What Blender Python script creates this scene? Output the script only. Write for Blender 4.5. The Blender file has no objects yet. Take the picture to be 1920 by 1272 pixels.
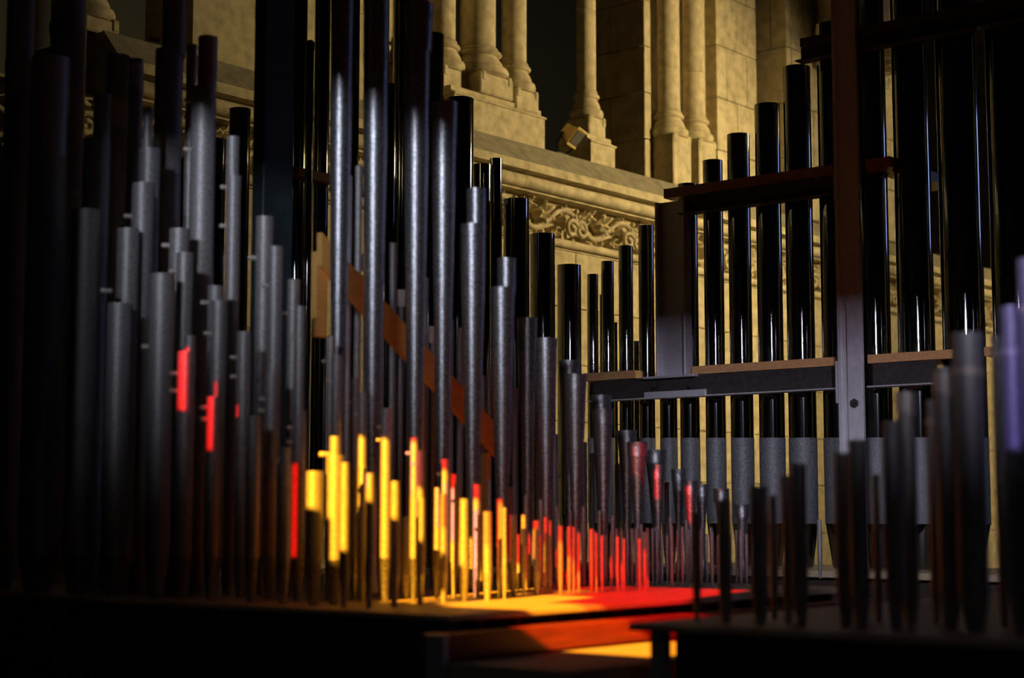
import bpy, bmesh, math, random
from mathutils import Vector, Matrix
from mathutils.geometry import tessellate_polygon
random.seed(7)
R = math.radians

# ------------------------------------------------------------------ camera
# X runs along the stone wall (away to the right), Y runs away to the left, z = 0 is the top of the wind chests
F_PX, PITCH, YAW, CAMZ = 3162.0, math.atan(330 / 3162.0), R(39.3), 0.24
scene = bpy.context.scene
col = scene.collection
VH = Vector((math.cos(YAW), math.sin(YAW), 0)); RT = Vector((math.sin(YAW), -math.cos(YAW), 0))
FW = VH * math.cos(PITCH) + Vector((0, 0, math.sin(PITCH)))
UP = -VH * math.sin(PITCH) + Vector((0, 0, math.cos(PITCH)))
CAM = Vector((0, 0, CAMZ))
cd = bpy.data.cameras.new('camera'); cam = bpy.data.objects.new('camera', cd); col.objects.link(cam)
cam.location = CAM
cam.rotation_euler = Matrix((RT, UP, -FW)).transposed().to_euler()
cd.sensor_width = 36; cd.lens = F_PX / 1920 * 36; cd.clip_start = .05; cd.clip_end = 100
cd.dof.use_dof = True; cd.dof.focus_distance = 8.2; cd.dof.aperture_fstop = 2.2
scene.camera = cam

# ------------------------------------------------------------------ world, light, exposure
w = bpy.data.worlds.new('world'); scene.world = w; w.use_nodes = True
w.node_tree.nodes['Background'].inputs[0].default_value = (.5, .6, .8, 1)
w.node_tree.nodes['Background'].inputs[1].default_value = 0.0
vs = scene.view_settings
vs.view_transform = 'Standard'; vs.look = 'None'; vs.gamma = 1; vs.use_curve_mapping = False; vs.exposure = 0.0
SUN_DIR = Vector((.878, .223, -.423)).normalized()          # sun through the stained glass behind the camera, from the left
def light(name, kind, loc, aim, energy, color, **kw):
    d = bpy.data.lights.new(name, kind); o = bpy.data.objects.new(name, d); col.objects.link(o)
    o.location = loc; o.rotation_euler = (Vector(aim)).to_track_quat('-Z', 'Y').to_euler()
    d.energy = energy; d.color = color
    for k, v in kw.items(): setattr(d, k, v)
    return o
light('sun', 'SUN', (-20, -3, 12), SUN_DIR, 30, (1, .93, .82), angle=.0012)
light('nave_daylight', 'AREA', (-8.6, -1.6, 3.9), (12, 4.8, -2.9), 1000, (.80, .84, 1.0), shape='RECTANGLE', size=5.5, size_y=1.0)
light('warm_wall_light', 'SPOT', (10.6, 2.6, 3.0), (-1.5, 3.8, -.9), 820, (1, .76, .35), spot_size=R(92), spot_blend=.8, shadow_soft_size=.12)
light('warm_wall_light', 'SPOT', (15.4, 3.0, 3.0), (-.8, 3.6, -1.2), 420, (1, .76, .35), spot_size=R(110), spot_blend=.6, shadow_soft_size=.12)  # second one added to brighten the far right wall
light('clerestory_window', 'AREA', (19.9, -5.2, 4.7), (-.8, .6, -.12), 48, (.32, .46, 1.0), shape='RECTANGLE', size=.9, size_y=1.7)
light('rack_fill', 'AREA', (-3.5, -4.6, 2.55), (10.3, 8.3, -1.7), 600, (.84, .78, 1.0), shape='RECTANGLE', size=.4, size_y=.38)  # added fill light that brightens the rack, no known source behind it

# ------------------------------------------------------------------ pixel helpers (1920 x 1272 frame)
def ray(x, y): return FW * F_PX + RT * (x - 960) + UP * (636 - y)
def on(x, y, axis, val):
    r = ray(x, y); return CAM + r * ((val - CAM[axis]) / r[axis])
def onX(x, y, X): return on(x, y, 0, X)
def onY(x, y, Y): return on(x, y, 1, Y)
def onZ(x, y, Z=0.0): return on(x, y, 2, Z)
def atd(x, y, dh):
    r = ray(x, y); return CAM + r * (dh / r.dot(VH))
def pxm(dh, y): return dh / (F_PX * math.cos(PITCH) - (636 - y) * math.sin(PITCH))      # metres per pixel at that distance

# ------------------------------------------------------------------ materials
def mat(name, build):
    m = bpy.data.materials.new(name); m.use_nodes = True
    nt = m.node_tree; b = nt.nodes['Principled BSDF']; build(nt, b); return m
def noise_col(nt, b, c0, c1, scale, detail=4, lo=.35, hi=.65, vec=None, bump=0, stretch=None):
    tc = nt.nodes.new('ShaderNodeTexCoord'); n = nt.nodes.new('ShaderNodeTexNoise'); r = nt.nodes.new('ShaderNodeValToRGB')
    mp = nt.nodes.new('ShaderNodeMapping')
    if stretch: mp.inputs['Scale'].default_value = stretch
    n.inputs['Scale'].default_value = scale; n.inputs['Detail'].default_value = detail
    r.color_ramp.elements[0].position = lo; r.color_ramp.elements[1].position = hi
    r.color_ramp.elements[0].color = (*c0, 1); r.color_ramp.elements[1].color = (*c1, 1)
    L = nt.links.new
    L(tc.outputs['Object'], mp.inputs[0]); L(mp.outputs[0], n.inputs['Vector']); L(n.outputs[0], r.inputs[0]); L(r.outputs[0], b.inputs['Base Color'])
    if bump:
        bp = nt.nodes.new('ShaderNodeBump'); bp.inputs['Strength'].default_value = bump; bp.inputs['Distance'].default_value = .004
        L(n.outputs[0], bp.inputs['Height']); L(bp.outputs[0], b.inputs['Normal'])
def P(metal, rough, c0, c1, scale, **kw):
    def f(nt, b):
        b.inputs['Metallic'].default_value = metal; b.inputs['Roughness'].default_value = rough
        noise_col(nt, b, c0, c1, scale, **kw)
    return f
M = {}
M['zinc'] = mat('spotted_zinc', P(.85, .38, (.17, .175, .19), (.48, .49, .51), 150, detail=3))
M['dull'] = mat('dull_zinc', P(.30, .60, (.10, .10, .11), (.19, .19, .20), 120, detail=3))
M['lead'] = mat('dull_lead', P(.45, .52, (.30, .29, .29), (.46, .45, .44), 140, detail=3))
M['tin'] = mat('polished_tin', P(1, .07, (.20, .20, .20), (.25, .25, .245), 6, detail=2))
M['knob'] = mat('peg_lead', P(.3, .5, (.58, .52, .46), (.72, .66, .58), 60))
M['paper'] = mat('paper_tag', P(0, .8, (.62, .60, .55), (.72, .70, .64), 30))
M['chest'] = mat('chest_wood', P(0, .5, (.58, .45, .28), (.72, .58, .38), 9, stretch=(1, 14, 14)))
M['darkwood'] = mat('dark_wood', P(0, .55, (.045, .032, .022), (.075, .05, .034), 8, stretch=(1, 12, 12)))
M['beam'] = mat('red_beam_wood', P(0, .42, (.26, .10, .055), (.36, .14, .075), 8, stretch=(1, 14, 14)))
M['rail'] = mat('deep_red_rail', P(0, .38, (.20, .020, .009), (.32, .036, .014), 8, stretch=(1, 14, 14)))  # one even deep red for rail and bearers
M['ply'] = mat('plywood_edge', P(0, .55, (.52, .27, .11), (.76, .44, .20), 14, stretch=(3, 3, 40)))
M['brace'] = mat('orange_plank', P(0, .6, (.74, .40, .09), (.86, .50, .14), 12, stretch=(1, 10, 10)))
M['steel'] = mat('grey_steel', P(.25, .45, (.54, .53, .58), (.62, .61, .66), 40))
M['darksteel'] = mat('dark_steel', P(.1, .65, (.03, .027, .025), (.05, .045, .042), 40))
M['post'] = mat('dark_green_post', P(.1, .5, (.04, .065, .065), (.06, .09, .09), 20))
M['stone'] = mat('limestone', P(0, .9, (.36, .30, .18), (.62, .53, .34), 14, detail=10, lo=.3, hi=.68, bump=.6))
M['stone2'] = mat('limestone_back', P(0, .9, (.36, .30, .18), (.58, .49, .32), 12, detail=10, lo=.3, hi=.7, bump=.6))
M['greystone'] = mat('grey_limestone', P(0, .95, (.20, .175, .12), (.32, .285, .20), 16, detail=10, lo=.3, hi=.7, bump=.5))  # darker, greyer stone for the sloped wash
M['plank'] = mat('walk_plank', P(0, .6, (.50, .40, .32), (.62, .50, .40), 9, stretch=(1, 12, 12)))
M['plaster'] = mat('dark_plaster', P(0, .95, (.05, .045, .04), (.07, .065, .06), 3))
M['black'] = mat('black_paint_and_shade', P(0, .6, (.006, .006, .006), (.010, .010, .010), 10))
M['glassdark'] = mat('lamp_glass', P(0, .15, (.05, .05, .055), (.07, .07, .075), 10))
M['flood'] = mat('flood_body', P(.2, .4, (.66, .48, .16), (.78, .58, .22), 20))

# ------------------------------------------------------------------ mesh helpers
def tag(o, label=None, cat=None, group=None, kind=None):
    if label: o['label'] = label
    if cat: o['category'] = cat
    if group: o['group'] = group
    if kind: o['kind'] = kind
    return o
def empty(name, loc=(0, 0, 0)):
    o = bpy.data.objects.new(name, None); col.objects.link(o); o.location = loc; o.empty_display_size = .05; return o
def obj(name, me, m, parent=None, loc=(0, 0, 0)):
    o = bpy.data.objects.new(name, me); col.objects.link(o); o.location = loc
    if not me.materials: me.materials.append(M[m])
    if parent: o.parent = parent
    return o
def bm_mesh(bm, name, smooth=None):
    bmesh.ops.recalc_face_normals(bm, faces=bm.faces)
    me = bpy.data.meshes.new(name); bm.to_mesh(me); bm.free()
    if smooth:
        for p in me.polygons: p.use_smooth = True
        me.set_sharp_from_angle(angle=R(smooth))
    return me
def lathe(name, prof, seg=28, cap0=True, cap1=True, smooth=38, shift=None):
    """prof: (radius, z[, slant]) list from the bottom up"""
    vs_, fs = [], []
    for p in prof:
        r, z = p[0], p[1]; sl = p[2] if len(p) > 2 else 0
        for i in range(seg):
            a = 2 * math.pi * i / seg
            vs_.append((r * math.cos(a), r * math.sin(a), z + sl * math.cos(a - math.atan2(RT.y, RT.x))))
    n = len(prof)
    for k in range(n - 1):
        for i in range(seg):
            j = (i + 1) % seg
            fs.append((k * seg + i, k * seg + j, (k + 1) * seg + j, (k + 1) * seg + i))
    if cap0: fs.append(tuple(reversed(range(seg))))
    if cap1: fs.append(tuple((n - 1) * seg + i for i in range(seg)))
    me = bpy.data.meshes.new(name); me.from_pydata(vs_, [], fs); me.update()
    for p in me.polygons: p.use_smooth = True
    me.set_sharp_from_angle(angle=R(smooth))
    return me
def box_mesh(name, lo, hi, bevel=0.0, mtx=None):
    bm = bmesh.new(); lo, hi = Vector(lo), Vector(hi)
    bmesh.ops.create_cube(bm, size=1, matrix=Matrix.Translation((lo + hi) / 2) @ Matrix.Diagonal((*(hi - lo), 1)))
    if bevel: bmesh.ops.bevel(bm, geom=bm.edges[:], offset=bevel, segments=1, affect='EDGES')
    if mtx: bm.transform(mtx)
    return bm_mesh(bm, name)
def box(name, lo, hi, m, parent=None, bevel=.002):
    return obj(name, box_mesh(name, lo, hi, bevel), m, parent)
def prism_mesh(name, poly, a0, a1, axis, smooth=None):
    """polygon in the two axes other than `axis`, swept from a0 to a1 along it"""
    oth = [i for i in range(3) if i != axis]; bm = bmesh.new(); rings = []
    for a in (a0, a1):
        ring = []
        for p in poly:
            v = [0, 0, 0]; v[axis] = a; v[oth[0]] = p[0]; v[oth[1]] = p[1]; ring.append(bm.verts.new(v))
        rings.append(ring)
    n = len(poly)
    for i in range(n): bm.faces.new((rings[0][i], rings[0][(i + 1) % n], rings[1][(i + 1) % n], rings[1][i]))
    bm.faces.new(rings[0]); bm.faces.new(list(reversed(rings[1])))
    return bm_mesh(bm, name, smooth)
def tube_mesh(name, pts, rads, seg=8):
    vs_, fs = [], []; n = len(pts)
    for k in range(n):
        t = (pts[min(k + 1, n - 1)] - pts[max(k - 1, 0)]).normalized()
        a = t.orthogonal().normalized() if k == 0 else (prev - t * prev.dot(t)).normalized()
        prev = a; b = t.cross(a)
        for i in range(seg):
            an = 2 * math.pi * i / seg; vs_.append(pts[k] + (a * math.cos(an) + b * math.sin(an)) * rads[k])
    for k in range(n - 1):
        for i in range(seg):
            j = (i + 1) % seg; fs.append((k * seg + i, k * seg + j, (k + 1) * seg + j, (k + 1) * seg + i))
    fs.append(tuple(reversed(range(seg)))); fs.append(tuple((n - 1) * seg + i for i in range(seg)))
    me = bpy.data.meshes.new(name); me.from_pydata([tuple(v) for v in vs_], [], fs); me.update()
    for p in me.polygons: p.use_smooth = True
    return me
ORD = ['first', 'second', 'third', 'fourth', 'fifth', 'sixth', 'seventh', 'eighth', 'ninth', 'tenth', 'eleventh', 'twelfth', 'thirteenth',
       'fourteenth', 'fifteenth', 'sixteenth', 'seventeenth', 'eighteenth', 'nineteenth', 'twentieth']
TENS = {2: 'twent', 3: 'thirt', 4: 'fort', 5: 'fift', 6: 'sixt', 7: 'sevent'}
def ordw(i):
    if i < 20: return ORD[i]
    q, r = divmod(i + 1, 10)
    return TENS[q] + ('y-' + ORD[r - 1] if r else 'ieth')
def part(name, me, m, root):                      # a mesh in world coordinates parented to an Empty
    o = obj(name, me, m, root); o.matrix_parent_inverse = Matrix.Translation(-root.location); return o
def pbox(name, lo, hi, m, root, bevel=.002): return part(name, box_mesh(name, lo, hi, bevel), m, root)

# ------------------------------------------------------------------ setting: room shell
XR, YR, YW = 6.97, 5.2, 6.4          # right rack plane, left rack plane, stone wall plane
ZF = -1.1
def shell(name, lo, hi, m='plaster'): return tag(box(name, lo, hi, m, bevel=0), kind='structure')
shell('floor', (-9.4, -7, ZF - .2), (20.4, 11, ZF))
shell('ceiling', (-9.4, -7, 9), (20.4, 11, 9.2))
shell('wall_left', (-9.4, 10.6, ZF), (20.4, 10.8, 9), 'black')  # blackened: the deep shade of the opening is put into its colour
shell('wall_right', (-9.4, -7, ZF), (20.4, -6.8, 9))
# unseen baffle added to shade the pipe tops and far left: two sides, one top
wf = tag(empty('baffle_front', (2.1, 1.5, ZF)), kind='structure')
for nm, lo, hi in (('pier', (2.35, -6.8, ZF), (2.5, -2.5, 9)), ('pier', (2.35, 3.80, ZF), (2.5, 10.6, 9)), ('top_baffle', (2.35, -2.5, 1.72), (2.5, 3.80, 9))):
    pbox(nm, lo, hi, 'plaster', wf, 0)
shell('baffle_low', (-2.1, -2.2, ZF), (-1.9, 10.6, 2.18))  # unseen, added behind the camera to shade the lower pipes
shell('baffle_fill', (-2.1, -6.8, ZF), (-1.9, -2.2, 2.19))        # unseen baffle added to keep the rack fill off the foreground pipes
shell('baffle_side', (-.6, -1.72, ZF), (-.4, -.2, 9))  # unseen blocker added to keep the rack fill off the left pipes
shell('wall_end', (20.2, -6.8, ZF), (20.4, 10.6, 9), 'stone2')

# nave wall with the stained-glass window the sun comes through (behind the camera)
XN = -9.0
PANES = [  # (y0, y1, z0, z1, colour) on the plane X = XN, first match wins; everything else is leading and dark glass
    (-.062, .002, 5.9, 6.14, 'leading'), (-.10, -.062, 6.05, 6.155, 'leading'), (.16, .22, 5.9, 6.12, 'leading'),
    (-.012, .010, 6.17, 6.42, 'pink_glass'), (.034, .056, 6.30, 6.45, 'pink_glass'),
    (-.084, -.070, 6.225, 6.48, 'red_glass'), (-.06, -.012, 6.30, 6.45, 'dimred_glass'),
    (-.070, -.058, 6.325, 6.45, 'red_glass'),
    (-.128, -.115, 6.262, 6.44, 'orange_glass'),
    (-.12, .11, 6.45, 6.56, 'red_glass'),
    (-.14, .215, 6.0, 6.45, 'yellow_glass'),
    (-.21, -.14, 6.27, 6.44, 'orange_glass'), (-.21, -.12, 6.44, 6.60, 'red_glass'),
    (-.33, -.14, 5.96, 6.27, 'yellow_glass'), (-.33, -.21, 6.27, 6.60, 'red_glass'),
    (-.62, -.33, 6.11, 6.60, 'red_glass'), (-.76, -.60, 6.075, 6.25, 'red_glass'),
    (-.45, -.33, 5.96, 6.11, 'yellow_glass'), (-.85, -.45, 5.86, 6.07, 'yellow_glass'), (-.62, -.45, 6.07, 6.11, 'orange_glass'),
    (.715, .745, 6.40, 6.585, 'red_glass'), (.600, .622, 6.285, 6.485, 'red_glass'), (.365, .385, 6.05, 6.31, 'red_glass'),
    (-.136, -.108, 7.05, 7.19, 'red_glass'), (-.192, -.168, 7.06, 7.23, 'red_glass'), (-.25, -.226, 7.235, 7.30, 'red_glass'), (-.29, -.268, 7.26, 7.31, 'red_glass'), (-.098, -.076, 7.07, 7.17, 'dimred_glass'),
    (-1.84, -1.70, 6.30, 6.72, 'violet_glass'),
]
def glass(name, c):
    m = bpy.data.materials.new(name); m.use_nodes = True; nt = m.node_tree; nt.nodes.clear()
    t = nt.nodes.new('ShaderNodeBsdfTransparent'); t.inputs[0].default_value = (*c, 1)
    o = nt.nodes.new('ShaderNodeOutputMaterial'); nt.links.new(t.outputs[0], o.inputs[0]); M[name] = m
glass('yellow_glass', (.8, .33, .016)); glass('red_glass', (.38, .004, .002)); glass('orange_glass', (.7, .11, .008))
glass('violet_glass', (.017, .014, .060)); glass('pink_glass', (.6, .19, .12)); glass('dimred_glass', (.12, .014, .008))
wn = tag(empty('wall_nave', (XN, 0, ZF)), kind='structure')
WY0, WY1, WZ0, WZ1 = -2.0, .9, 5.7, 7.4
for lo, hi in (((-9.2, -6.8, ZF), (XN, 10.6, WZ0)), ((-9.2, -6.8, WZ1), (XN, 10.6, 9)), ((-9.2, -6.8, WZ0), (XN, WY0, WZ1)), ((-9.2, WY1, WZ0), (XN, 10.6, WZ1))):
    pbox('masonry', lo, hi, 'plaster', wn, 0)
win = tag(empty('window_1', (XN, (WY0 + WY1) / 2, WZ0)), kind='structure')
ys = sorted({WY0, WY1} | {p[0] for p in PANES} | {p[1] for p in PANES}); zs = sorted({WZ0, WZ1} | {p[2] for p in PANES} | {p[3] for p in PANES})
cells = {}
for ya, yb in zip(ys, ys[1:]):
    for za, zb in zip(zs, zs[1:]):
        cy, cz = (ya + yb) / 2, (za + zb) / 2
        for i, p in enumerate(PANES):
            if p[0] < cy < p[1] and p[2] < cz < p[3]: break
        else: i = -1
        cells.setdefault(i, []).append((ya, yb, za, zb))
for i, cl in cells.items():
    if i >= 0 and PANES[i][4] == 'leading': key = 'black'
    else: key = 'black' if i < 0 else PANES[i][4]
    bm = bmesh.new()
    for ya, yb, za, zb in cl: bm.faces.new([bm.verts.new(v) for v in ((XN, ya, za), (XN, yb, za), (XN, yb, zb), (XN, ya, zb))])
    bmesh.ops.remove_doubles(bm, verts=bm.verts, dist=1e-5)
    part('leading' if key == 'black' else 'pane', bm_mesh(bm, 'pane'), key, win)

# ------------------------------------------------------------------ stone wall along X
wb = tag(empty('wall_back', (9, YW, ZF)), 'pale limestone wall with carved frieze and moulded ledge behind the organ', kind='structure')
X0, X1 = 4.3, 20.2
pbox('core', (X0, 6.475, ZF), (X1, 7.3, 1.90), 'stone2', wb, 0)
pbox('frieze_ground', (X0, 6.535, 1.90), (X1, 7.3, 2.235), 'stone2', wb, 0)
# ashlar under the frieze: each block its own piece
BW, BH = .82, .36
nrow = int((1.90 - ZF) / BH) + 1
for r in range(nrow):
    z1 = 1.905 - r * BH; z0 = max(z1 - BH, ZF)
    if z1 - z0 < .05: continue
    me = box_mesh('stone_block', (-(BW / 2 - .003), 0, 0), (BW / 2 - .003, .06, z1 - z0 - .005), .004); me.materials.append(M['stone'])
    for k in range(int((X1 - 4.9) / BW)):
        o = obj('stone_block', me, 'stone', wb); x = 4.6 + BW * (k + .5 + (.5 if r % 2 else 0)) - .22
        o.location = Vector((x, 6.415 + random.uniform(-.002, .002), z0)) - wb.location
# cornice stones: sloped wash, fascia, roll moulding over the frieze
def arc(cy, cz, r, a0, a1, n=7): return [(cy + r * math.cos(R(a0 + (a1 - a0) * i / n)), cz + r * math.sin(R(a0 + (a1 - a0) * i / n))) for i in range(n + 1)]
prof = [(7.3, 2.235), (7.3, 2.543), (6.5, 2.543), (6.378, 2.400), (6.37, 2.398), (6.37, 2.345), (6.445, 2.345), (6.445, 2.328)] + arc(6.428, 2.288, .040, 95, 265) + [(6.445, 2.246), (6.445, 2.235)]
CL = 1.55; nst = int((X1 - X0) / CL)
for k in range(nst):
    xa = X0 + .55 + k * CL; xb_ = min(xa + CL - .002, X1)
    part('cornice_stone', prism_mesh('cornice_stone', prof, xa + .002, xb_, 0, 40), 'stone', wb)
    part('wash_face', prism_mesh('wash_face', [(6.502, 2.545), (6.376, 2.3985), (6.372, 2.401), (6.498, 2.549)], xa + .002, xb_, 0), 'greystone', wb)
prof2 = [(6.535, 1.908), (6.535, 1.975), (6.43, 1.975)] + arc(6.42, 1.945, .027, 70, 290) + [(6.43, 1.908)]
for k in range(nst):
    xa = X0 + .2 + k * CL
    part('string_course', prism_mesh('string_course', prof2, xa + .002, min(xa + CL - .002, X1), 0, 40), 'stone', wb)
# carved frieze: running stem, lobed leaves, curled volutes
def leaf_mesh(name, s, lobes, h):
    bm = bmesh.new(); n, rr = 44, 7; c = bm.verts.new((0, -h * .35, 0)); rows = []
    for k in range(1, rr + 1):
        t = k / rr; row = []
        for i in range(n):
            a = 2 * math.pi * i / n; rad = s * t * (1 + t * (.17 * math.cos(lobes * a) + .07 * math.cos(2 * lobes * a + 1)))
            hh = h * (.35 + .65 * math.sin(math.pi * min(t * .62, 1))) * (.72 + .28 * math.cos(lobes * a)) * (1 if t < .95 else .25)
            row.append(bm.verts.new((rad * math.cos(a), -hh, rad * math.sin(a))))
        rows.append(row)
    for i in range(n): bm.faces.new((c, rows[0][(i + 1) % n], rows[0][i]))
    for k in range(rr - 1):
        for i in range(n): bm.faces.new((rows[k][i], rows[k][(i + 1) % n], rows[k + 1][(i + 1) % n], rows[k + 1][i]))
    back = [bm.verts.new((v.co.x * .9, .02, v.co.z * .9)) for v in rows[-1]]
    for i in range(n): bm.faces.new((rows[-1][i], rows[-1][(i + 1) % n], back[(i + 1) % n], back[i]))
    return bm_mesh(bm, name, 60)
LEAF = [leaf_mesh('leaf', .074, 5, .075), leaf_mesh('leaf', .050, 5, .07), leaf_mesh('leaf', .038, 3, .065)]
def spiral(turns, r0, r1, flip=1, n=30):
    return [Vector((flip * (r0 + (r1 - r0) * i / n) * math.cos(2 * math.pi * turns * i / n), 0, (r0 + (r1 - r0) * i / n) * math.sin(2 * math.pi * turns * i / n))) for i in range(n + 1)]
VOL = [tube_mesh('volute', spiral(1.25, .062, .016, f), [.015] * 31) for f in (1, -1)]
BERRY = lathe('berry', [(.004, -.016), (.014, -.008), (.017, .002), (.012, .012), (.004, .016)], 10)
for me in LEAF + VOL + [BERRY]: me.materials.append(M['stone'])
PER = .626; YB = 6.515; k0 = int((4.8 - 8.242) / PER) - 1
for k in range(k0, k0 + 20):
    xb = 8.242 + k * PER
    pts = [Vector((xb + PER * (i / 24 - .5), YB - .05, 2.10 + .075 * math.sin(2 * math.pi * (i / 24) + math.pi * .9))) for i in range(25)]
    part('stem', tube_mesh('stem', pts, [.017] * 25), 'stone', wb)
    for me, dx, dz, rot in ((LEAF[0], 0, .03, .3), (LEAF[1], .17, .055, 1.1), (LEAF[2], -.14, .075, .6), (LEAF[2], .105, -.085, 2.0), (LEAF[2], -.09, -.09, 2.6), (LEAF[1], .40, .05, .2), (LEAF[2], .47, -.09, 1.4)):
        o = obj('leaf', me, 'stone', wb); o.location = Vector((xb + dx, YB, 2.105 + dz)) - wb.location; o.rotation_euler = (0, rot + .4 * random.random(), 0)
    for f, dx in ((0, .25), (1, .35)):
        o = obj('volute', VOL[f], 'stone', wb); o.location = Vector((xb + dx, YB - .06, 2.06)) - wb.location; o.rotation_euler = (0, .4 if f else -.4, 0)
    for dx, dz in ((.30, .075), (.285, .04), (.318, .04), (-.06, -.1)):
        o = obj('berry', BERRY, 'stone', wb); o.location = Vector((xb + dx, YB - .06, 2.105 + dz)) - wb.location
# --- ledge architecture: pedestals, columns, jamb, piers
def blocks(root, x0, x1, y0, y1, z0, z1, h, n, m='stone', ax=0, off=0):
    """courses of stone blocks filling a box; n blocks per course along axis ax"""
    z = z0; r = 0
    while z < z1 - .02:
        zt = min(z + h, z1); cuts = [0.0] + [(i + (.5 if (r + off) % 2 else 0)) / n for i in range(1 if not (r + off) % 2 else 0, n)] + [1.0]
        cuts = sorted(set(c for c in cuts if 0 <= c <= 1))
        for a, b in zip(cuts, cuts[1:]):
            lo, hi = [x0, y0, z + .003], [x1, y1, zt - .003]
            L = (x1 - x0) if ax == 0 else (y1 - y0); s0 = x0 if ax == 0 else y0
            lo[ax] = s0 + a * L + .003; hi[ax] = s0 + b * L - .003
            pbox('stone_block', lo, hi, m, root, .004)
        z = zt; r += 1
def pedestal(label, x0, x1, y0, y1, z0, z1, cap=.05):
    t = tag(empty('pedestal', ((x0 + x1) / 2, (y0 + y1) / 2, z0)), label, 'pedestal', 'stone pedestals on the ledge')
    poly = [(y0, z0), (y0, z1 - cap), (y0 + .03, z1 - cap * .55), (y0 + .03, z1 - .0), (y1, z1), (y1, z0)]
    part('block', prism_mesh('block', poly, x0, x1, 0), 'stone', t)
    pbox('top_moulding', (x0 - .012, y0 - .012, z1 - cap - .012), (x1 + .012, y1, z1 - cap + .004), 'stone', t, .005)
    return t
def column(label, x, y, r, zb, ztop=6.0, drums=((0, .55), (.55, 1.15), (1.15, 1.9)), plinth=.13, grp='stone columns along the ledge'):
    t = tag(empty('stone_column', (x, y, zb - plinth)), label, 'column', grp)
    def loc(name, me, z): o = obj(name, me, 'stone', t); o.location = (0, 0, z - (zb - plinth)); return o
    q = r * 1.42
    me = box_mesh('plinth', (-q, -q, 0), (q, q, plinth - .001), .008); loc('plinth', me, zb - plinth)
    for sx in (-1, 1):                                   # corner spurs
        loc('spur', box_mesh('spur', (sx * q * .78 - .022, -q - .006, plinth - .055), (sx * q * .78 + .022, -q + .05, plinth + .012), .01), zb - plinth)
    b = r * 1.0
    loc('base_moulding', lathe('base_moulding', [(b * 1.50, 0), (b * 1.70, .016), (b * 1.74, .034), (b * 1.66, .054), (b * 1.44, .066), (b * 1.38, .072), (b * 1.42, .078), (b * 1.34, .098), (b * 1.18, .120), (b * 1.09, .130), (b * 1.09, .136), (b * 1.28, .140), (b * 1.36, .150), (b * 1.30, .162), (b * 1.10, .166), (b * 1.08, .172), (b * 1.15, .178), (b * 1.12, .188), (b * 1.0, .195)], 36), zb)
    z = zb + .195; cuts = [d[1] for d in drums]
    for c in cuts + [ztop - z]:
        z1 = min(zb + .195 + c, ztop)
        if z1 - z > .03:
            loc('drum', lathe('drum', [(r - .005, .0), (r, .006), (r, z1 - z - .006), (r - .005, z1 - z)], 36), z)
        z = z1
    return t
ZL = 2.545
pedestal('broad pale stone pedestal under the thick column cluster beside dark opening', 7.40, 8.27, 6.50, 7.0, ZL, 2.80)
column('thickest round stone column of the cluster left of the dark opening', 7.80, 6.66, .112, 2.93)
column('slender stone column at the right of the cluster, against the dark opening', 8.12, 6.63, .080, 2.90)
column('slender stone column at the left of the cluster, partly behind organ pipes', 7.53, 6.72, .085, 2.93)
pedestal('small stone pedestal under the lone column, right of the floodlight', 8.76, 9.03, 6.50, 6.78, ZL, 2.745)
column('lone slender stone column between the dark opening and the ashlar jamb', 8.90, 6.64, .066, 2.875)
column('left column of the pair standing beside the ashlar jamb', 9.83, 6.60, .080, 2.905, drums=((0, .30), (.30, .85), (.85, 1.5)), plinth=.36)
column('right column of the pair standing beside the ashlar jamb', 10.16, 6.60, .080, 2.925, drums=((0, .32), (.32, .87), (.87, 1.5)), plinth=.38)
pedestal('wide pale stone pedestal seen between the tall grey pipes at upper left', 5.40, 6.62, 6.50, 6.88, ZL, 3.10)
column('dim stone column at the far upper left behind the pipes', 4.86, 6.66, .085, 2.62, plinth=.075)
wj = tag(empty('wall_jamb', (9.9, 7, ZL)), 'ashlar jamb of large limestone blocks right of the dark opening', kind='structure')
pbox('core', (9.68, 6.72, ZL), (11.2, 7.25, 6.0), 'stone2', wj, 0)
blocks(wj, 9.62, 9.70, 6.66, 7.27, ZL, 6.0, .335, 1, 'stone2', 1)
blocks(wj, 9.70, 10.50, 6.72, 6.80, ZL, 6.0, .335, 2)
blocks(wj, 10.50, 11.08, 6.62, 6.80, ZL, 6.0, .40, 2, off=1)
wp = tag(empty('wall_pier', (11.9, 6.7, ZL)), 'far limestone pier partly hidden by the dark rack pipes', kind='structure')
pbox('core', (11.30, 6.52, ZL), (13.3, 7.2, 6), 'stone2', wp, 0)
blocks(wp, 11.25, 11.32, 6.45, 6.74, ZL, 6.0, .44, 1, 'stone2', 1)
blocks(wp, 11.32, 13.3, 6.45, 6.54, ZL, 6.0, .44, 3)
cp = tag(empty('carved_capital', (12.1, 6.3, 3.75)), 'moulded stone capital at the top, above the highest rack shelf', 'capital')
for i, (q, z0, z1) in enumerate(((.20, 3.72, 3.80), (.27, 3.80, 3.98), (.34, 3.98, 4.06), (.40, 4.06, 4.5))):
    pbox('moulding', (12.1 - q, 6.44 - q * 1.3, z0), (12.1 + q, 6.448, z1), 'stone', cp, .02)
for i in range(4):
    o = obj('leaf', LEAF[1], 'stone', cp); o.location = (-.24 + .16 * i, -.22, .13); o.scale = (1.6, 1.6, 1.6)
wl = tag(empty('wall_upper', (6, 7, ZL)), 'plain limestone wall above the ledge behind the tall pipes', kind='structure')
blocks(wl, 5.9, 7.42, 6.9, 7.2, ZL, 6.0, .42, 3)

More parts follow.
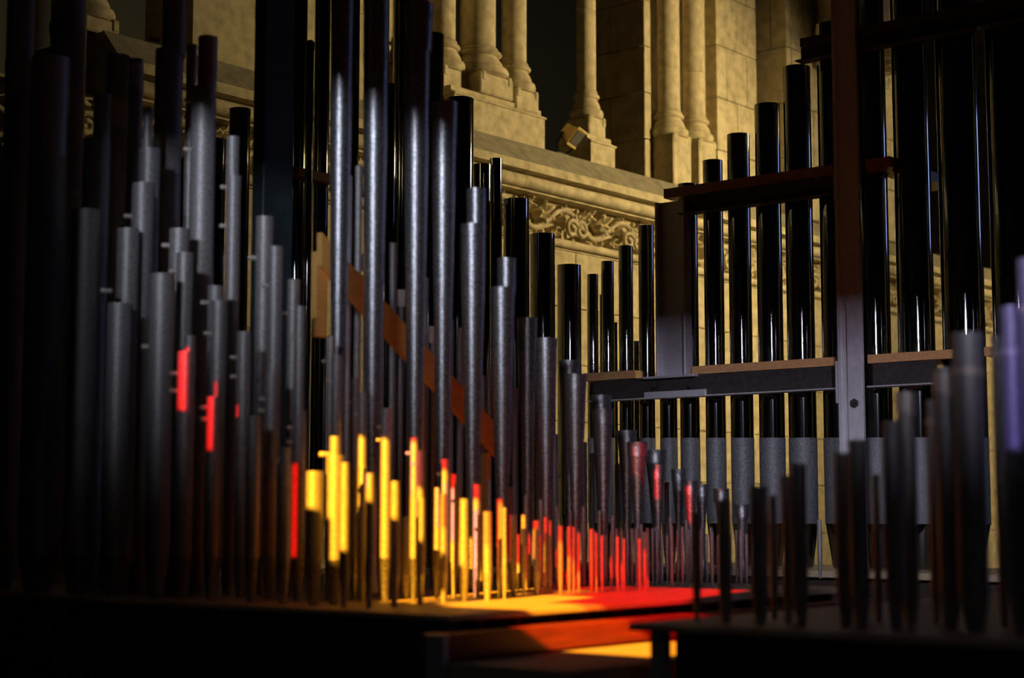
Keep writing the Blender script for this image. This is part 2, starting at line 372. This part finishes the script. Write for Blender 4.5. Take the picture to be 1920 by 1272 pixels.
# floodlight on the ledge
fl = tag(empty('floodlight', onZ(1066, 290, ZL)), 'small tilted floodlight standing on the stone ledge', 'floodlight')
c0 = Vector((8.46, 6.43, 2.67)); fl.location = (8.46, 6.50, ZL)
mt = Matrix.Translation(c0) @ Matrix.Rotation(R(20), 4, 'Z') @ Matrix.Rotation(R(40), 4, 'X')
bm = bmesh.new()
pr = [(-.085, -.045, -.06), (.085, -.045, -.06), (.085, -.045, .06), (-.085, -.045, .06), (-.062, .05, -.035), (.062, .05, -.035), (.062, .05, .04), (-.062, .05, .04)]
vv = [bm.verts.new(p) for p in pr]
for f in ((0, 1, 2, 3), (7, 6, 5, 4), (0, 4, 5, 1), (1, 5, 6, 2), (2, 6, 7, 3), (3, 7, 4, 0)): bm.faces.new([vv[i] for i in f])
bmesh.ops.bevel(bm, geom=bm.edges[:], offset=.006, segments=2, affect='EDGES'); bm.transform(mt)
part('housing', bm_mesh(bm, 'housing'), 'flood', fl)
part('glass', box_mesh('glass', (-.072, -.052, -.048), (.072, -.045, .048), .002, mt), 'glassdark', fl)
part('rim', box_mesh('rim', (-.092, -.049, -.068), (.092, -.040, -.052), .002, mt), 'flood', fl)
part('rim', box_mesh('rim', (-.092, -.049, .052), (.092, -.040, .068), .002, mt), 'flood', fl)
for sx in (-1, 1): part('bracket', tube_mesh('bracket', [c0 + Vector((sx * .095, .0, 0)), c0 + Vector((sx * .095, .05, -.07)), c0 + Vector((sx * .04, .07, -.108))], [.009] * 3, 6), 'black', fl)
pbox('foot', (8.40, 6.505, ZL), (8.52, 6.56, ZL + .016), 'black', fl)

# ------------------------------------------------------------------ wind chests
CX, CY = 3.07, 2.71
ch = tag(empty('wind_chest', (4.1, 3.7, ZF)), 'long wooden wind chest on the left carrying the sunlit small pipes', 'wind chest', 'wind chests')
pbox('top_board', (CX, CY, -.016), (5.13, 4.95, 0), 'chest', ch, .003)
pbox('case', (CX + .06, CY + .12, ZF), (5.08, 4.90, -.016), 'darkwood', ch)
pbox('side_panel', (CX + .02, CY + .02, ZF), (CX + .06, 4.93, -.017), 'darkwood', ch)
for i in range(13): pbox('bearer', (3.25 + i * .15, CY + .06, -.09), (3.275 + i * .15, CY + .12, -.017), 'rail', ch, .001)
pbox('rail', (2.95, 2.62, -.096), (5.1, 2.69, -.036), 'rail', ch, .002)
pbox('end_post', (2.925, 2.60, ZF), (2.949, 2.655, -.034), 'steel', ch, .003)
pk = tag(empty('walk_plank', (4, 2.4, ZF)), 'pale walk plank lying between the two wind chests', 'plank')
pA = onZ(835, 1243, -.097)
pbox('board', (pA.x, 2.245, -.14), (5.1, 2.595, -.097), 'plank', pk, .002)
pbox('trestle', (pA.x + .02, 2.26, ZF), (pA.x + .06, 2.59, -.141), 'plank', pk)
pbox('trestle', (4.9, 2.26, ZF), (4.95, 2.59, -.141), 'plank', pk)
cr = tag(empty('wind_chest', (4.0, 1.2, ZF)), 'dark wooden wind chest on the right under the blurred foreground pipes', 'wind chest', 'wind chests')
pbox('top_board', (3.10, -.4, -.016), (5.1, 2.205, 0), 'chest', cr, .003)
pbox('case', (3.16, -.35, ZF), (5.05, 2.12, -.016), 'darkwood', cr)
pbox('corner_post', (3.12, 2.125, ZF), (3.155, 2.16, -.017), 'steel', cr)
rc = tag(empty('wind_chest', (7.2, 3, ZF)), 'low rear wind chest carrying the right-hand rack of polished pipes', 'wind chest', 'wind chests')
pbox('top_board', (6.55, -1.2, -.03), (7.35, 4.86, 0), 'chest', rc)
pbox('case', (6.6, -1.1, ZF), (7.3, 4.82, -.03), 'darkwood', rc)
rd = tag(empty('wind_chest', (5, 5.2, ZF)), 'low rear wind chest carrying the polished pipes along the stone wall', 'wind chest', 'wind chests')
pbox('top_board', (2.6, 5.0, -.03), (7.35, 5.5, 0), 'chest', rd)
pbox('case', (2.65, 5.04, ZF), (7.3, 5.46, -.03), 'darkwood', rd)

# ------------------------------------------------------------------ pipes
def edge_y(x): return 1113 + (1153 - 1113) * x / 830 if x < 830 else 1153 - .0705 * (x - 830)
def profile(dh, segs, inner=True):
    """segs: (y_px, width_px) from bottom to top -> lathe profile"""
    pr = [(w_ / 2 * pxm(dh, y), atd(960, y, dh).z) for y, w_ in segs]
    return pr
def open_top(pr, wall=.0016, deep=.05):
    r, z = pr[-1]; deep = min(deep, max(z * .3, .01))
    return pr + [(max(r - wall, r * .7), z), (max(r - wall, r * .7), z - deep)]
PEGME = {}
def peg_mesh(rad, ln):
    key = (round(rad, 3), round(ln, 3))
    if key not in PEGME:
        d = (-RT * .92 - VH * .38).normalized()
        pts = [d * (ln * t) for t in (-.35, .0, .8, .93, 1.0)]
        PEGME[key] = tube_mesh('tuning_peg', pts, [rad * .9, rad * .9, rad, rad * .8, rad * .35], 10); PEGME[key].materials.append(M['knob'])
    return PEGME[key]
def pipe(name, label, cat, group, x, ytop, w, dh, m='lead', wbot=None, sleeve=None, pegs=(), foot=None, footm=None, collar=None, tagy=None, seg=28, zbase=0.0, cone=None, capm=None, dull=None):
    top = atd(x, ytop, dh); bx, by = top.x, top.y
    t = tag(empty(name, (bx, by, zbase)), label, cat, group)
    def Z(y): return atd(960, y, dh).z - zbase
    def Wm(w_, y): return w_ / 2 * pxm(dh, y)
    rt = Wm(w, ytop); H = Z(ytop)
    wb_ = w if wbot is None else wbot
    rb = Wm(wb_, ytop)
    fz = min(foot if foot else .12, H * .3)
    if cone:                                             # reed resonator: cone standing in a boot
        bz = .07
        obj('boot', lathe('boot', [(rb * .75, 0), (rb * 1.25, .01), (rb * 1.25, bz - .012), (rb * 1.08, bz - .003), (rb * .95, bz)], seg), footm or m, t)
        pr = [(rb * .8, bz - .02), (rb * .86, bz + .02)]
        for yy, ww in cone: pr.append((Wm(ww, ytop), Z(yy)))
        pr.append((rt, H))
        obj('body', lathe('body', open_top(pr), seg, cap0=True, cap1=True), m, t)
    else:
        obj('foot', lathe('foot', [(rb * .55, 0), (rb * .60, .006), (rb * .97, fz - .004), (rb * 1.03, fz - .002), (rb * 1.03, fz)], seg), footm or m, t)
        z0 = fz + .0005
        if dull:
            zd = Z(dull); obj('lower_body', lathe('lower_body', [(rb * 1.0, z0), (rb * 1.02, zd - .004), (rb * 1.0, zd)], seg), 'dull', t); z0 = zd + .0005
        obj('body', lathe('body', open_top([(rb, z0), (rt, H)]), seg), m, t)
    if sleeve:
        xs, ys, wst, wsb = sleeve if len(sleeve) == 4 else (*sleeve, sleeve[2])
        q = atd(xs, ytop, dh) - atd(x, ytop, dh)
        me = lathe('tuning_sleeve', open_top([(Wm(wsb, ytop) * 1.0, 0), (Wm(wsb, ytop), .01), (Wm(wst, ytop), Z(ys) - H + .02)], .0014, .05), seg)
        o = obj('tuning_sleeve', me, m, t); o.location = (q.x, q.y, H - .02)
    if collar:
        for (yc0, yc1, wc) in collar:
            rr = Wm(wc, yc0); h = Z(yc0) - Z(yc1)
            o = obj('tuning_collar', lathe('tuning_collar', [(rr, 0, -h * .16), (rr, h), (rr * .93, h), (rr * .93, h * .5)], seg), 'knob', t); o.location = (0, 0, Z(yc1))
    for (xp, yp) in pegs:
        dp = dh - .02; q = atd(xp, yp, dp); rp = max(3.0, min(5.0, w * .16)) * pxm(dh, yp)
        c = Vector((bx, by, q.z)); rr = (rt + (rb - rt) * 0)
        left = c + (-RT * .92 - VH * .38).normalized() * rr * .9
        o = obj('tuning_peg', peg_mesh(rp, rp * 3.3), 'knob', t); o.location = left - Vector((bx, by, zbase))
    if tagy:
        o = obj('paper_tag', box_mesh('paper_tag', (-.014, -.0008, -.028), (.014, .0008, .028), .0003, Matrix.Rotation(YAW - math.pi / 2, 4, 'Z')), 'paper', t)
        o.location = Vector((0, 0, Z(tagy))) - VH * (rt + .0012)
    if capm:
        o = obj('cap', lathe('cap', [(rt * 1.12, 0), (rt * 1.15, .012), (rt * 1.15, .03), (rt * .6, .04)], seg), capm, t); o.location = (0, 0, H - .012)
    return t
def dh_at(x, y, z=0.0): return (onZ(x, y, z) - CAM).dot(VH)

# --- tall reed resonators, row running away along X
G = 'grey conical reed pipes'
TR = [  # x, ytop, w, back?, sleeve, mid widths (y, w)
    (642, -60, 44, 0, None, ((900, 22), (600, 30), (300, 38))),
    (706, -60, 50, 0, None, ((900, 26), (600, 36), (300, 43))),
    (782, 85, 48, 0, (786, 8, 54, 46), ((900, 24), (600, 36), (300, 44))),
    (832, 262, 48, 0, (833, 193, 50, 46), ((900, 24), (600, 34))),
    (887, 422, 50, 0, (893, 355, 37, 36), ((900, 25), (600, 41))),
    (942, 540, 48, 0, (950, 485, 36, 35), ((930, 25), (700, 40))),
    (989, 597, 37, 1, None, ((930, 20), (750, 29))),
    (1024, 635, 43, 0, None, ((930, 23), (750, 36))),
    (1068, 677, 42, 1, None, ((940, 19), (800, 30))),
    (1079, 703, 43, 0, None, ((940, 20), (800, 34))),
    (1127, 742, 40, 1, None, ((960, 17), (850, 28))),
    (1131, 768, 38, 0, None, ((960, 18), (850, 28))),
    (1175, 808, 38, 1, None, ((980, 15), (880, 26))),
    (1195, 830, 40, 0, None, ((980, 16), (880, 29))),
    (1229, 844, 42, 1, None, ((980, 15), (900, 29))),
    (1233, 872, 30, 0, None, ((980, 14), (900, 25))),
    (1272, 880, 28, 1, None, ((990, 12), (930, 20))),
    (1294, 902, 29, 0, None, ((1000, 12), (940, 21))),
    (1316, 908, 28, 1, None, ((1000, 11), (950, 19))),
    (1352, 917, 32, 0, None, ((1000, 12), (950, 22))),
    (1391, 946, 30, 0, None, ((1020, 12), (980, 20))),
    (1428, 962, 27, 0, None, ((1020, 12), (980, 20))),
]
EXTRA = {0: 'tall grey reed pipe reaching out of frame', 1: 'second tall grey reed pipe reaching out of frame, left of the sleeved one', 2: 'tall grey reed pipe with flared sleeve touching the top of frame',
         3: 'tall grey reed pipe with dark sleeve, just left of the stone ledge'}
for i, (x, yt, w, bk, sl, mid) in enumerate(TR):
    yb = 1110 - .0500 * (x - 890) - (5 if bk else 0)
    lab = EXTRA.get(i, f'{ordw(i)} from left of the grey conical reed pipes stepping down rightwards')
    pipe('reed_pipe', lab, 'organ pipe', G, x, yt, w, dh_at(x, yb), 'zinc', wbot=w * .42, sleeve=sl, cone=mid, seg=36)

# --- diagonal orange plank behind the reeds, with its uprights
YP = 3.62
pl = tag(empty('rack_plank', onY(760, 1050, YP)), 'orange wooden plank sloping down rightwards behind the tall reed pipes', 'plank'); pl.location.z = 0
def pt(x, y): p = onY(x, y, YP); return (p.x, p.z)
part('sloped_board', prism_mesh('sloped_board', [pt(604, 436), pt(935, 800), pt(935, 858), pt(604, 498)], YP, YP + .022, 1), 'brace', pl)
for x0, x1, yt, ybt in ((604, 625, 470, 630), (783, 806, 630, None)):
    a, b = onY(x0, yt, YP), onY(x1, yt, YP); zb = onY(x0, ybt, YP).z if ybt else 0.0
    pbox('upright', (a.x, YP + .0225, zb), (b.x, YP + .045, a.z), 'brace', pl, .001)
e0 = onY(925, 850, YP); pbox('upright', (e0.x - .012, YP + .0225, 0), (e0.x + .012, YP + .045, e0.z), 'brace', pl, .001)

# --- slim flue pipes behind the plank, some with paper tags
SL = [(655, 330, 12, None), (673, 312, 14, None), (686, 482, 9, 494), (716, 440, 11, None), (737, 456, 13, None), (752, 548, 10, 560), (768, 560, 11, None), (797, 522, 13, None), (812, 616, 10, 628), (845, 600, 11, None),
      (863, 615, 13, None), (884, 660, 10, None), (905, 705, 12, None), (917, 690, 10, None), (965, 730, 13, None), (1008, 760, 12, None), (1040, 815, 14, None), (1095, 830, 12, None), (1110, 850, 10, None), (1158, 870, 11, None), (1250, 905, 9, None)]
for i, (x, yt, w, tg) in enumerate(SL):
    lab = f'slim grey pipe with a white paper tag, {ordw([494, 560, 628].index(tg))} tag from left' if tg else f'{ordw([s[0] for s in SL if not s[3]].index(x))} from left of the slim untagged pipes behind the orange plank'
    pipe('flue_pipe', lab, 'organ pipe', 'slim grey pipes behind the orange plank', x, yt, w, dh_at(x, 1099 - .05 * (x - 890)), 'lead', seg=18, tagy=tg, footm='zinc')

# --- pegged pipes stepping down along the bass end, three rows
ROW = {
 1: [(42, -60, 50, 12, None, (), None), (132, -60, 66, 26, None, (), None), (221, 105, 42, 22, None, (), ((190, 238, 44),)), (254, 112, 30, 26, None, (), ((124, 166, 33),)),
     (318, 95, 52, 25, (326, -3, 44), ((290, 75),), None), (360, 85, 20, 25, None, (), None), (383, 165, 46, 20, (388, 70, 36), ((345, 188), (345, 280)), None),
     (439, 330, 27, 20, (436, 257, 24), ((404, 350), (411, 423)), None), (497, 407, 33, 21, None, ((468, 483),), None), (517, 463, 27, 17, None, ((493, 535),), None),
     (551, 525, 24, 20, None, ((530, 587),), None), (563, 575, 20, 18, None, ((545, 630),), None), (621, 632, 18, 17, None, ((600, 677),), None), (632, 667, 20, 14, None, ((608, 713),), None),
     (667, 709, 16, 21, None, ((650, 753),), None), (680, 737, 17, 19, None, ((666, 776),), None), (724, 766, 19, 20, None, ((713, 800), (721, 825)), None),
     (777, 821, 15, 21, None, ((766, 850),), None), (788, 846, 15, 19, None, ((775, 870),), None), (834, 862, 16, 28, None, ((826, 888),), None)],
 2: [(183, 262, 52, 14, (191, 178, 34), ((135, 365),), None), (281, 280, 40, 17.5, (276, 203, 18), (), None), (269, 345, 42, 12.8, None, ((237, 405),), None), (241, 430, 42, 9.5, None, (), None),
     (337, 430, 38, 14, None, ((303, 460),), None), (347, 475, 32, 12, None, ((325, 508),), None), (405, 537, 30, 14, None, ((377, 567),), None), (411, 565, 29, 12.5, None, ((387, 625),), None),
     (458, 623, 27, 13, None, ((435, 670), (442, 706)), None), (511, 700, 28, 13, None, ((492, 748), (501, 770)), None), (562, 770, 26, 13, None, ((552, 802), (560, 828)), None), (629, 854, 34, 9, (628, 819, 20), ((614, 852),), None)],
 3: [(96, 110, 70, 6, None, (), None), (162, 395, 56, 6, None, (), None), (225, 570, 46, 6, None, ((203, 545),), None), (305, 515, 46, 7, None, ((262, 650),), None),
     (350, 660, 34, 6, (356, 630, 20), ((332, 700), (336, 733)), None), (402, 745, 28, 6, (408, 715, 14), ((393, 764), (407, 786)), None), (476, 780, 27, 6, None, ((457, 815), (463, 842)), None),
     (533, 870, 27, 6, (534, 840, 20), ((523, 862),), None), (590, 884, 33, 6, None, (), None)],
}
RN = {1: 'rear', 2: 'middle', 3: 'front'}
for r, items in ROW.items():
    for i, (x, yt, w, k, sl, pegs, cl) in enumerate(sorted(items, key=lambda q: q[0])):
        what = 'pegged ' if pegs else ('collared ' if cl else '')
        lab = f'dull grey {what}pipe, {ordw(i)} from left in the {RN[r]} row at the left end'
        pipe('tuned_pipe', lab, 'organ pipe', f'{RN[r]} row of pipes at the left end', x, yt, w, dh_at(x, edge_y(x) - k), 'lead', sleeve=sl, pegs=pegs, collar=cl, seg=32, footm='zinc')

# --- small front pipes in the coloured light
FRONT = [(647, 17, 868, 1140), (694, 16, 888, 1141), (741, 17, 903, 1138), (790, 13, 934, 1134), (832, 12, 926, 1131), (870, 17, 936, 1129), (914, 16, 960, 1126), (946, 8, 953, 1124)]
SECOND = [(680, 16, 874, 1128), (718, 20, 956, 1124), (761, 16, 969, 1124), (777, 11, 893, 1122), (820, 11, 915, 1123), (851, 12, 890, 1121), (894, 16, 909, 1120), (938, 13, 936, 1121),
          (962, 13, 966, 1118), (982, 9, 966, 1120), (1006, 13, 977, 1117), (1023, 7, 970, 1114.5), (1031, 7, 977, 1114), (1051, 9, 987, 1117), (1067, 7, 988, 1114), (1075, 7, 989, 1113.5), (1085, 6, 1000, 1111),
          (1109, 8, 993, 1114), (1118, 5, 1000, 1111), (1129, 6, 1005, 1111), (1158, 6, 1007, 1112), (1170, 5, 1010, 1110), (1199, 5, 1011, 1112), (1209, 6, 998, 1109)]
for nm, rows, grp, txt in (('front', FRONT, 'sunlit small pipes at the chest edge', 'small pipes at the very edge of the lit chest'), ('second', SECOND, 'sunlit small pipes behind the edge row', 'small coloured-light pipes just behind the edge row')):
    for i, (x, w, yt, yb) in enumerate(rows):
        pipe('flue_pipe', f'{ordw(i)} from left of the {txt}', 'organ pipe', grp, x, yt, w, dh_at(x, yb), 'lead', seg=20, foot=.085, wbot=w * (1.12 if w > 8 else 1.0))
THIRD = [(917, 8, 900), (957, 8, 914), (986, 8, 928), (1014, 8, 937), (1043, 8, 950), (1069, 7, 959), (1079, 6, 970), (1094, 8, 950), (1124, 7, 958), (1149, 8, 967), (1175, 6, 975), (1202, 6, 983), (1230, 6, 988), (1257, 7, 970), (1287, 7, 976), (1333, 7, 990),
         (876, 7, 925), (862, 8, 905), (902, 7, 942), (935, 7, 955), (1536, 9, 975)]
for i, (x, w, yt) in enumerate(sorted(THIRD)):
    pipe('flue_pipe', f'{ordw(i)} from left of the taller thin dim pipes rising behind the small lit ones', 'organ pipe', 'thin dim pipes behind the lit ones', x, yt, w, dh_at(x, 1104 - .035 * (x - 1000)), 'lead', seg=14, foot=.07)
SMALL = []
x = 972.0
while x < 1420:
    SMALL.append((x, 5 + 1.6 * random.random(), 1004 - 14 * random.random() - (6 if random.random() < .2 else 0), 1107 - .03 * (x - 1000) + random.choice((-3.5, 0, 2.5)))); x += 8.2 + 4 * random.random()
for i, (x, w, yt, yb) in enumerate(SMALL):
    pipe('flue_pipe', f'{ordw(i)} from left of the tiny dim treble pipes at the chest back', 'organ pipe', 'tiny dim treble pipes', x, yt, w, dh_at(x, yb), 'lead', seg=12, foot=.06)

# --- polished pipes along the stone wall (left wing) and on the right rack
LW = [(300, 40, 330), (352, 44, 300), (402, 46, 262), (450, 42, 205), (520, 40, -60), (562, 34, -60), (582, 15, 88), (606, 30, -60), (655, 44, -60), (710, 44, -60), (725, 42, 160), (760, 46, -60), (808, 52, 66), (862, 56, 186), (903, 40, 310), (930, 24, 298), (968, 52, 375), (1017, 50, 440), (1067, 48, 498)]
for i, (x, w, yt) in enumerate(LW):
    back = w < 30 or x == 725
    Yp = YR - (.10 if back else 0) + (.0 if x not in (903,) else .1)
    dh = (onY(x, yt, Yp) - CAM).dot(VH)
    pipe('polished_pipe', f'{ordw(i)} from left of the mirror-polished pipes standing before the stone wall', 'organ pipe', 'polished pipes before the stone wall', x, yt, w * .94, dh, 'tin', seg=48, foot=.25, capm='black' if x == 582 else None)
RW = [(1111, 21, 515), (1139, 24, 491), (1173, 27, 462), (1211, 29, 424), (1250, 32, 388), (1289, 36, 346), (1336, 37, 302), (1384, 42, 253), (1438, 47, 197), (1493, 51, 127), (1559, 58, 47), (1624, 60, -60), (1701, 67, -60), (1788, 77, -60), (1885, 84, -60)]
RWX = []
for i, (x, w, yt) in enumerate(RW):
    dh = (onX(x, yt, XR) - CAM).dot(VH); p = atd(x, yt, dh)
    RWX.append((p.y, w / 2 * pxm(dh, yt)))
    pipe('polished_pipe', f'{ordw(i)} from left of the polished pipes held in the right-hand steel rack', 'organ pipe', 'polished pipes in the right-hand rack', x, yt, w, dh, 'tin', seg=48, foot=.2, dull=822 + .0 * i)
for i, (x, w, yt) in enumerate(((1128, 8, 553), (1153, 9, 605), (1193, 10, 640))):
    dh = (onX(x, yt, XR + .13) - CAM).dot(VH)
    pipe('polished_pipe', f'{ordw(i)} from left of the three short dark pipes behind the rack gaps', 'organ pipe', 'short dark pipes behind the rack', x, yt, w, dh, 'tin', seg=20, foot=.2)

# ------------------------------------------------------------------ the right-hand rack
def holed_board(name, y0, y1, x0, x1, z0, z1, holes):
    def notch(ye, inward, flip):                    # half-round cut where a pipe stands in the end of the board
        out = []
        for cx_, cy_, r_ in holes:
            if abs(cy_ - ye) < r_ + .004:
                rr = r_ + .004; sdx = math.sqrt(rr * rr - (ye - cy_) ** 2) if abs(cy_ - ye) < rr else 0
                a0 = math.atan2(ye - cy_, -sdx); a1 = math.atan2(ye - cy_, sdx)
                if inward > 0:
                    while a1 > a0: a0 += 2 * math.pi
                else:
                    while a1 < a0: a1 += 2 * math.pi
                pts = [Vector((cx_ + rr * math.cos(a0 + (a1 - a0) * i / 14), cy_ + rr * math.sin(a0 + (a1 - a0) * i / 14), 0)) for i in range(15)]
                out += pts
        return list(reversed(out)) if flip else out
    outer = [Vector((x0, y0, 0))] + notch(y0, 1, False) + [Vector((x1, y0, 0)), Vector((x1, y1, 0))] + notch(y1, -1, True) + [Vector((x0, y1, 0))]
    loops = [outer]
    for cx_, cy_, r_ in holes:
        if cy_ - r_ > y0 + .004 and cy_ + r_ < y1 - .004:
            loops.append([Vector((cx_ + r_ * math.cos(-2 * math.pi * i / 24), cy_ + r_ * math.sin(-2 * math.pi * i / 24), 0)) for i in range(24)])
    tris = tessellate_polygon(loops); flat = [v for l in loops for v in l]; bm = bmesh.new()
    lo = [bm.verts.new((v.x, v.y, z0)) for v in flat]; hi = [bm.verts.new((v.x, v.y, z1)) for v in flat]
    for t in tris:
        bm.faces.new([lo[i] for i in t]); bm.faces.new([hi[i] for i in reversed(t)])
    k = 0
    for l in loops:
        n = len(l)
        for i in range(n): bm.faces.new((lo[k + i], lo[k + (i + 1) % n], hi[k + (i + 1) % n], hi[k + i]))
        k += n
    return bm_mesh(bm, name)
XF = 6.85
HOLES = [(XR, y, r + .004) for y, r in RWX]
def board(label, xa, xb, z0, z1, xback=XR + .14, m='ply', grp='plywood rack boards', yref=690):
    ya, yb_ = onX(xa, yref, XF).y, onX(xb, yref, XF).y
    t = tag(empty('rack_board', (XF, (ya + yb_) / 2, z0)), label, 'rack board', grp)
    part('board', holed_board('board', min(ya, yb_), max(ya, yb_), XF, xback, z0, z1, HOLES), m, t)
    return ya, yb_
board('short left plywood rack board of the lower shelf beside the reed pipes', 1088, 1190, .917, .956)
board('longest plywood rack board of the lower shelf, between the two steel posts', 1297, 1567, .917, .956)
board('plywood rack board of the lower shelf right of the tall steel post', 1627, 1785, .917, .956)
board('plywood rack board at the far right of the lower shelf, mostly hidden', 1846, 2050, .917, .956)
board('dark red-brown rack board of the middle shelf above the grey posts', 1244, 1562, 1.800, 1.847, yref=340, m='beam')
board('short red-brown board jutting out right of the tall post at middle shelf', 1622, 1668, 1.800, 1.847, XR + .55, yref=310, m='beam')
board('dark board of the topmost shelf crossing the upper right corner', 1500, 2050, 2.43, 2.47, yref=80, m='darkwood')
rk = tag(empty('steel_rack', (XF, 3.2, 0)), 'grey steel rack frame holding the polished pipes on the right', 'steel rack')
def yx(x, y): return onX(x, y, XF).y
def beam(x0, x1, yref, ztop, zfl, m='darksteel', fm='steel'):
    a, b = sorted((yx(x0, yref), yx(x1, yref)))
    pbox('beam_web', (XF + .006, a, zfl + .006), (XF + .018, b, ztop - .001), m, rk, .001)
    pbox('beam_flange', (XF - .055, a, zfl), (XF + .018, b, zfl + .006), fm, rk, .001)
beam(1112, 1583, 740, .916, .805); beam(1636, 1756, 740, .916, .805)
beam(1281, 1578, 385, 1.799, 1.700, fm='darksteel'); beam(1500, 2050, 80, 2.429, 2.348, fm='darksteel')
# splice plate under the short post
a, b = sorted((yx(1212, 710), yx(1308, 710)))
pbox('splice_plate', (XF - .035, a, .905), (XF + .05, b, .916), 'steel', rk)
a, b = sorted((yx(1210, 745), yx(1325, 745))); pbox('gusset', (XF - .012, a, .812), (XF + .004, b, .842), 'steel', rk)
def bolt(x, y, r, X=XF - .004):
    p = onX(x, y, X); me = lathe('bolt', [(r, 0), (r, r * .9), (r * .55, r * .95), (r * .5, r * 1.5)], 6)
    o = part('bolt', me, 'darksteel', rk); o.matrix_parent_inverse = Matrix(); o.location = p - rk.location; o.rotation_euler = (0, -math.pi / 2, 0)
for x in (1228, 1298): bolt(x, 724, .016)
# short post: I-section standing on the splice plate
def post(x0, x1, yref, z0, z1, web0, web1):
    a, b = sorted((yx(x0, yref), yx(x1, yref))); wa, wb2 = sorted((yx(web0, yref), yx(web1, yref)))
    pbox('post_flange', (XF - .03, b - .012, z0), (XF + .035, b, z1), 'steel', rk); pbox('post_flange', (XF - .03, a, z0), (XF + .035, a + .012, z1), 'steel', rk)
    pbox('post_web', (XF + .0, a + .012, z0), (XF + .012, b - .012, z1), 'steel', rk, .001)
post(1235, 1290, 560, .9165, onX(1260, 378, XF).z, 1257, 1276)
# tall post: channel with a broad right flange, running from chest to above the frame
a, b, c, d = (yx(q, 700) for q in (1586, 1593, 1606, 1634))
pbox('tall_post_lip', (XF - .075, b, 0), (XF - .068, a, 2.9), 'steel', rk, .001)
pbox('tall_post_web', (XF - .066, c, 0), (XF - .058, b + .004, 2.9), 'steel', rk, .001)
pbox('tall_post_flange', (XF - .085, d, 0), (XF - .066, c, 2.9), 'steel', rk, .001)
bolt(1605, 757, .022, XF - .07)
a, b = sorted((yx(1580, 750), yx(1590, 750))); pbox('clip_angle', (XF - .067, a, .74), (XF - .058, b, .93), 'steel', rk)
a, b = sorted((yx(1576, 370), yx(1590, 370))); pbox('clip_angle', (XF - .067, a, 1.66), (XF - .058, b, 1.80), 'steel', rk)
# left-wing shelf glimpsed between the tall pipes
ls = tag(empty('rack_board', (5.6, 5.05, 2.0)), 'dark brown shelf glimpsed between tall pipes at upper left', 'rack board', 'plywood rack boards')
pA, pB = onY(545, 320, YR - .06), onY(640, 340, YR - .06)
pbox('board', (pA.x, YR - .07, pA.z - .02), (pB.x + .05, YR - .03, pA.z + .02), 'beam', ls)
# dark square post left of centre
k_ = atd(490, 600, 5.75); xa = k_.x; ya = k_.y
dx = onY(546, 600, ya).x; dy = onX(468, 600, xa).y
ps = tag(empty('square_post', (xa, ya, 0)), 'dark green-black square post rising out of frame left of centre', 'post')
pbox('shaft', (xa, ya, 0), (dx, dy, 3.6), 'post', ps, .003)
pbox('base_block', (xa - .012, ya - .012, 0), (dx + .012, dy + .012, .08), 'post', ps, .003)

# ------------------------------------------------------------------ blurred foreground pipes on the right chest
FG = [(1305, 17, 962, 1166, None), (1358, 27, 937, 1169, None), (1422, 33, 912, 1173, None), (1449, 16, 930, 1162, None), (1497, 30, 870, 1177, None), (1474, 20, 892, 1170, None), (1580, 34, 850, 1176, None), (1608, 36, 826, 1181, None),
      (1642, 16, 890, 1168, None), (1672, 36, 790, 1180, None), (1698, 34, 735, 1172, ((737, 776, 38),)), (1745, 18, 750, 1168, ((785, 800, 22),)), (1771, 40, 690, 1182, ((700, 742, 44),)), (1813, 56, 625, 1186, ((690, 706, 60),)), (1868, 20, 630, 1176, ((660, 670, 24),)),
      (1896, 40, 575, 1190, ((655, 668, 44),)), (1930, 46, 485, 1194, ((575, 590, 50),))]
for i, (x, w, yt, yb, cl) in enumerate(sorted(FG)):
    extra = 'collared ' if cl else ''
    pipe('tuned_pipe', f'dark blurred {extra}foreground pipe on the right chest, {ordw(i)} from left', 'organ pipe', 'dark foreground pipes on the right chest', x, yt, w, dh_at(x, yb), 'lead', seg=32, collar=cl, footm='lead', foot=.08)
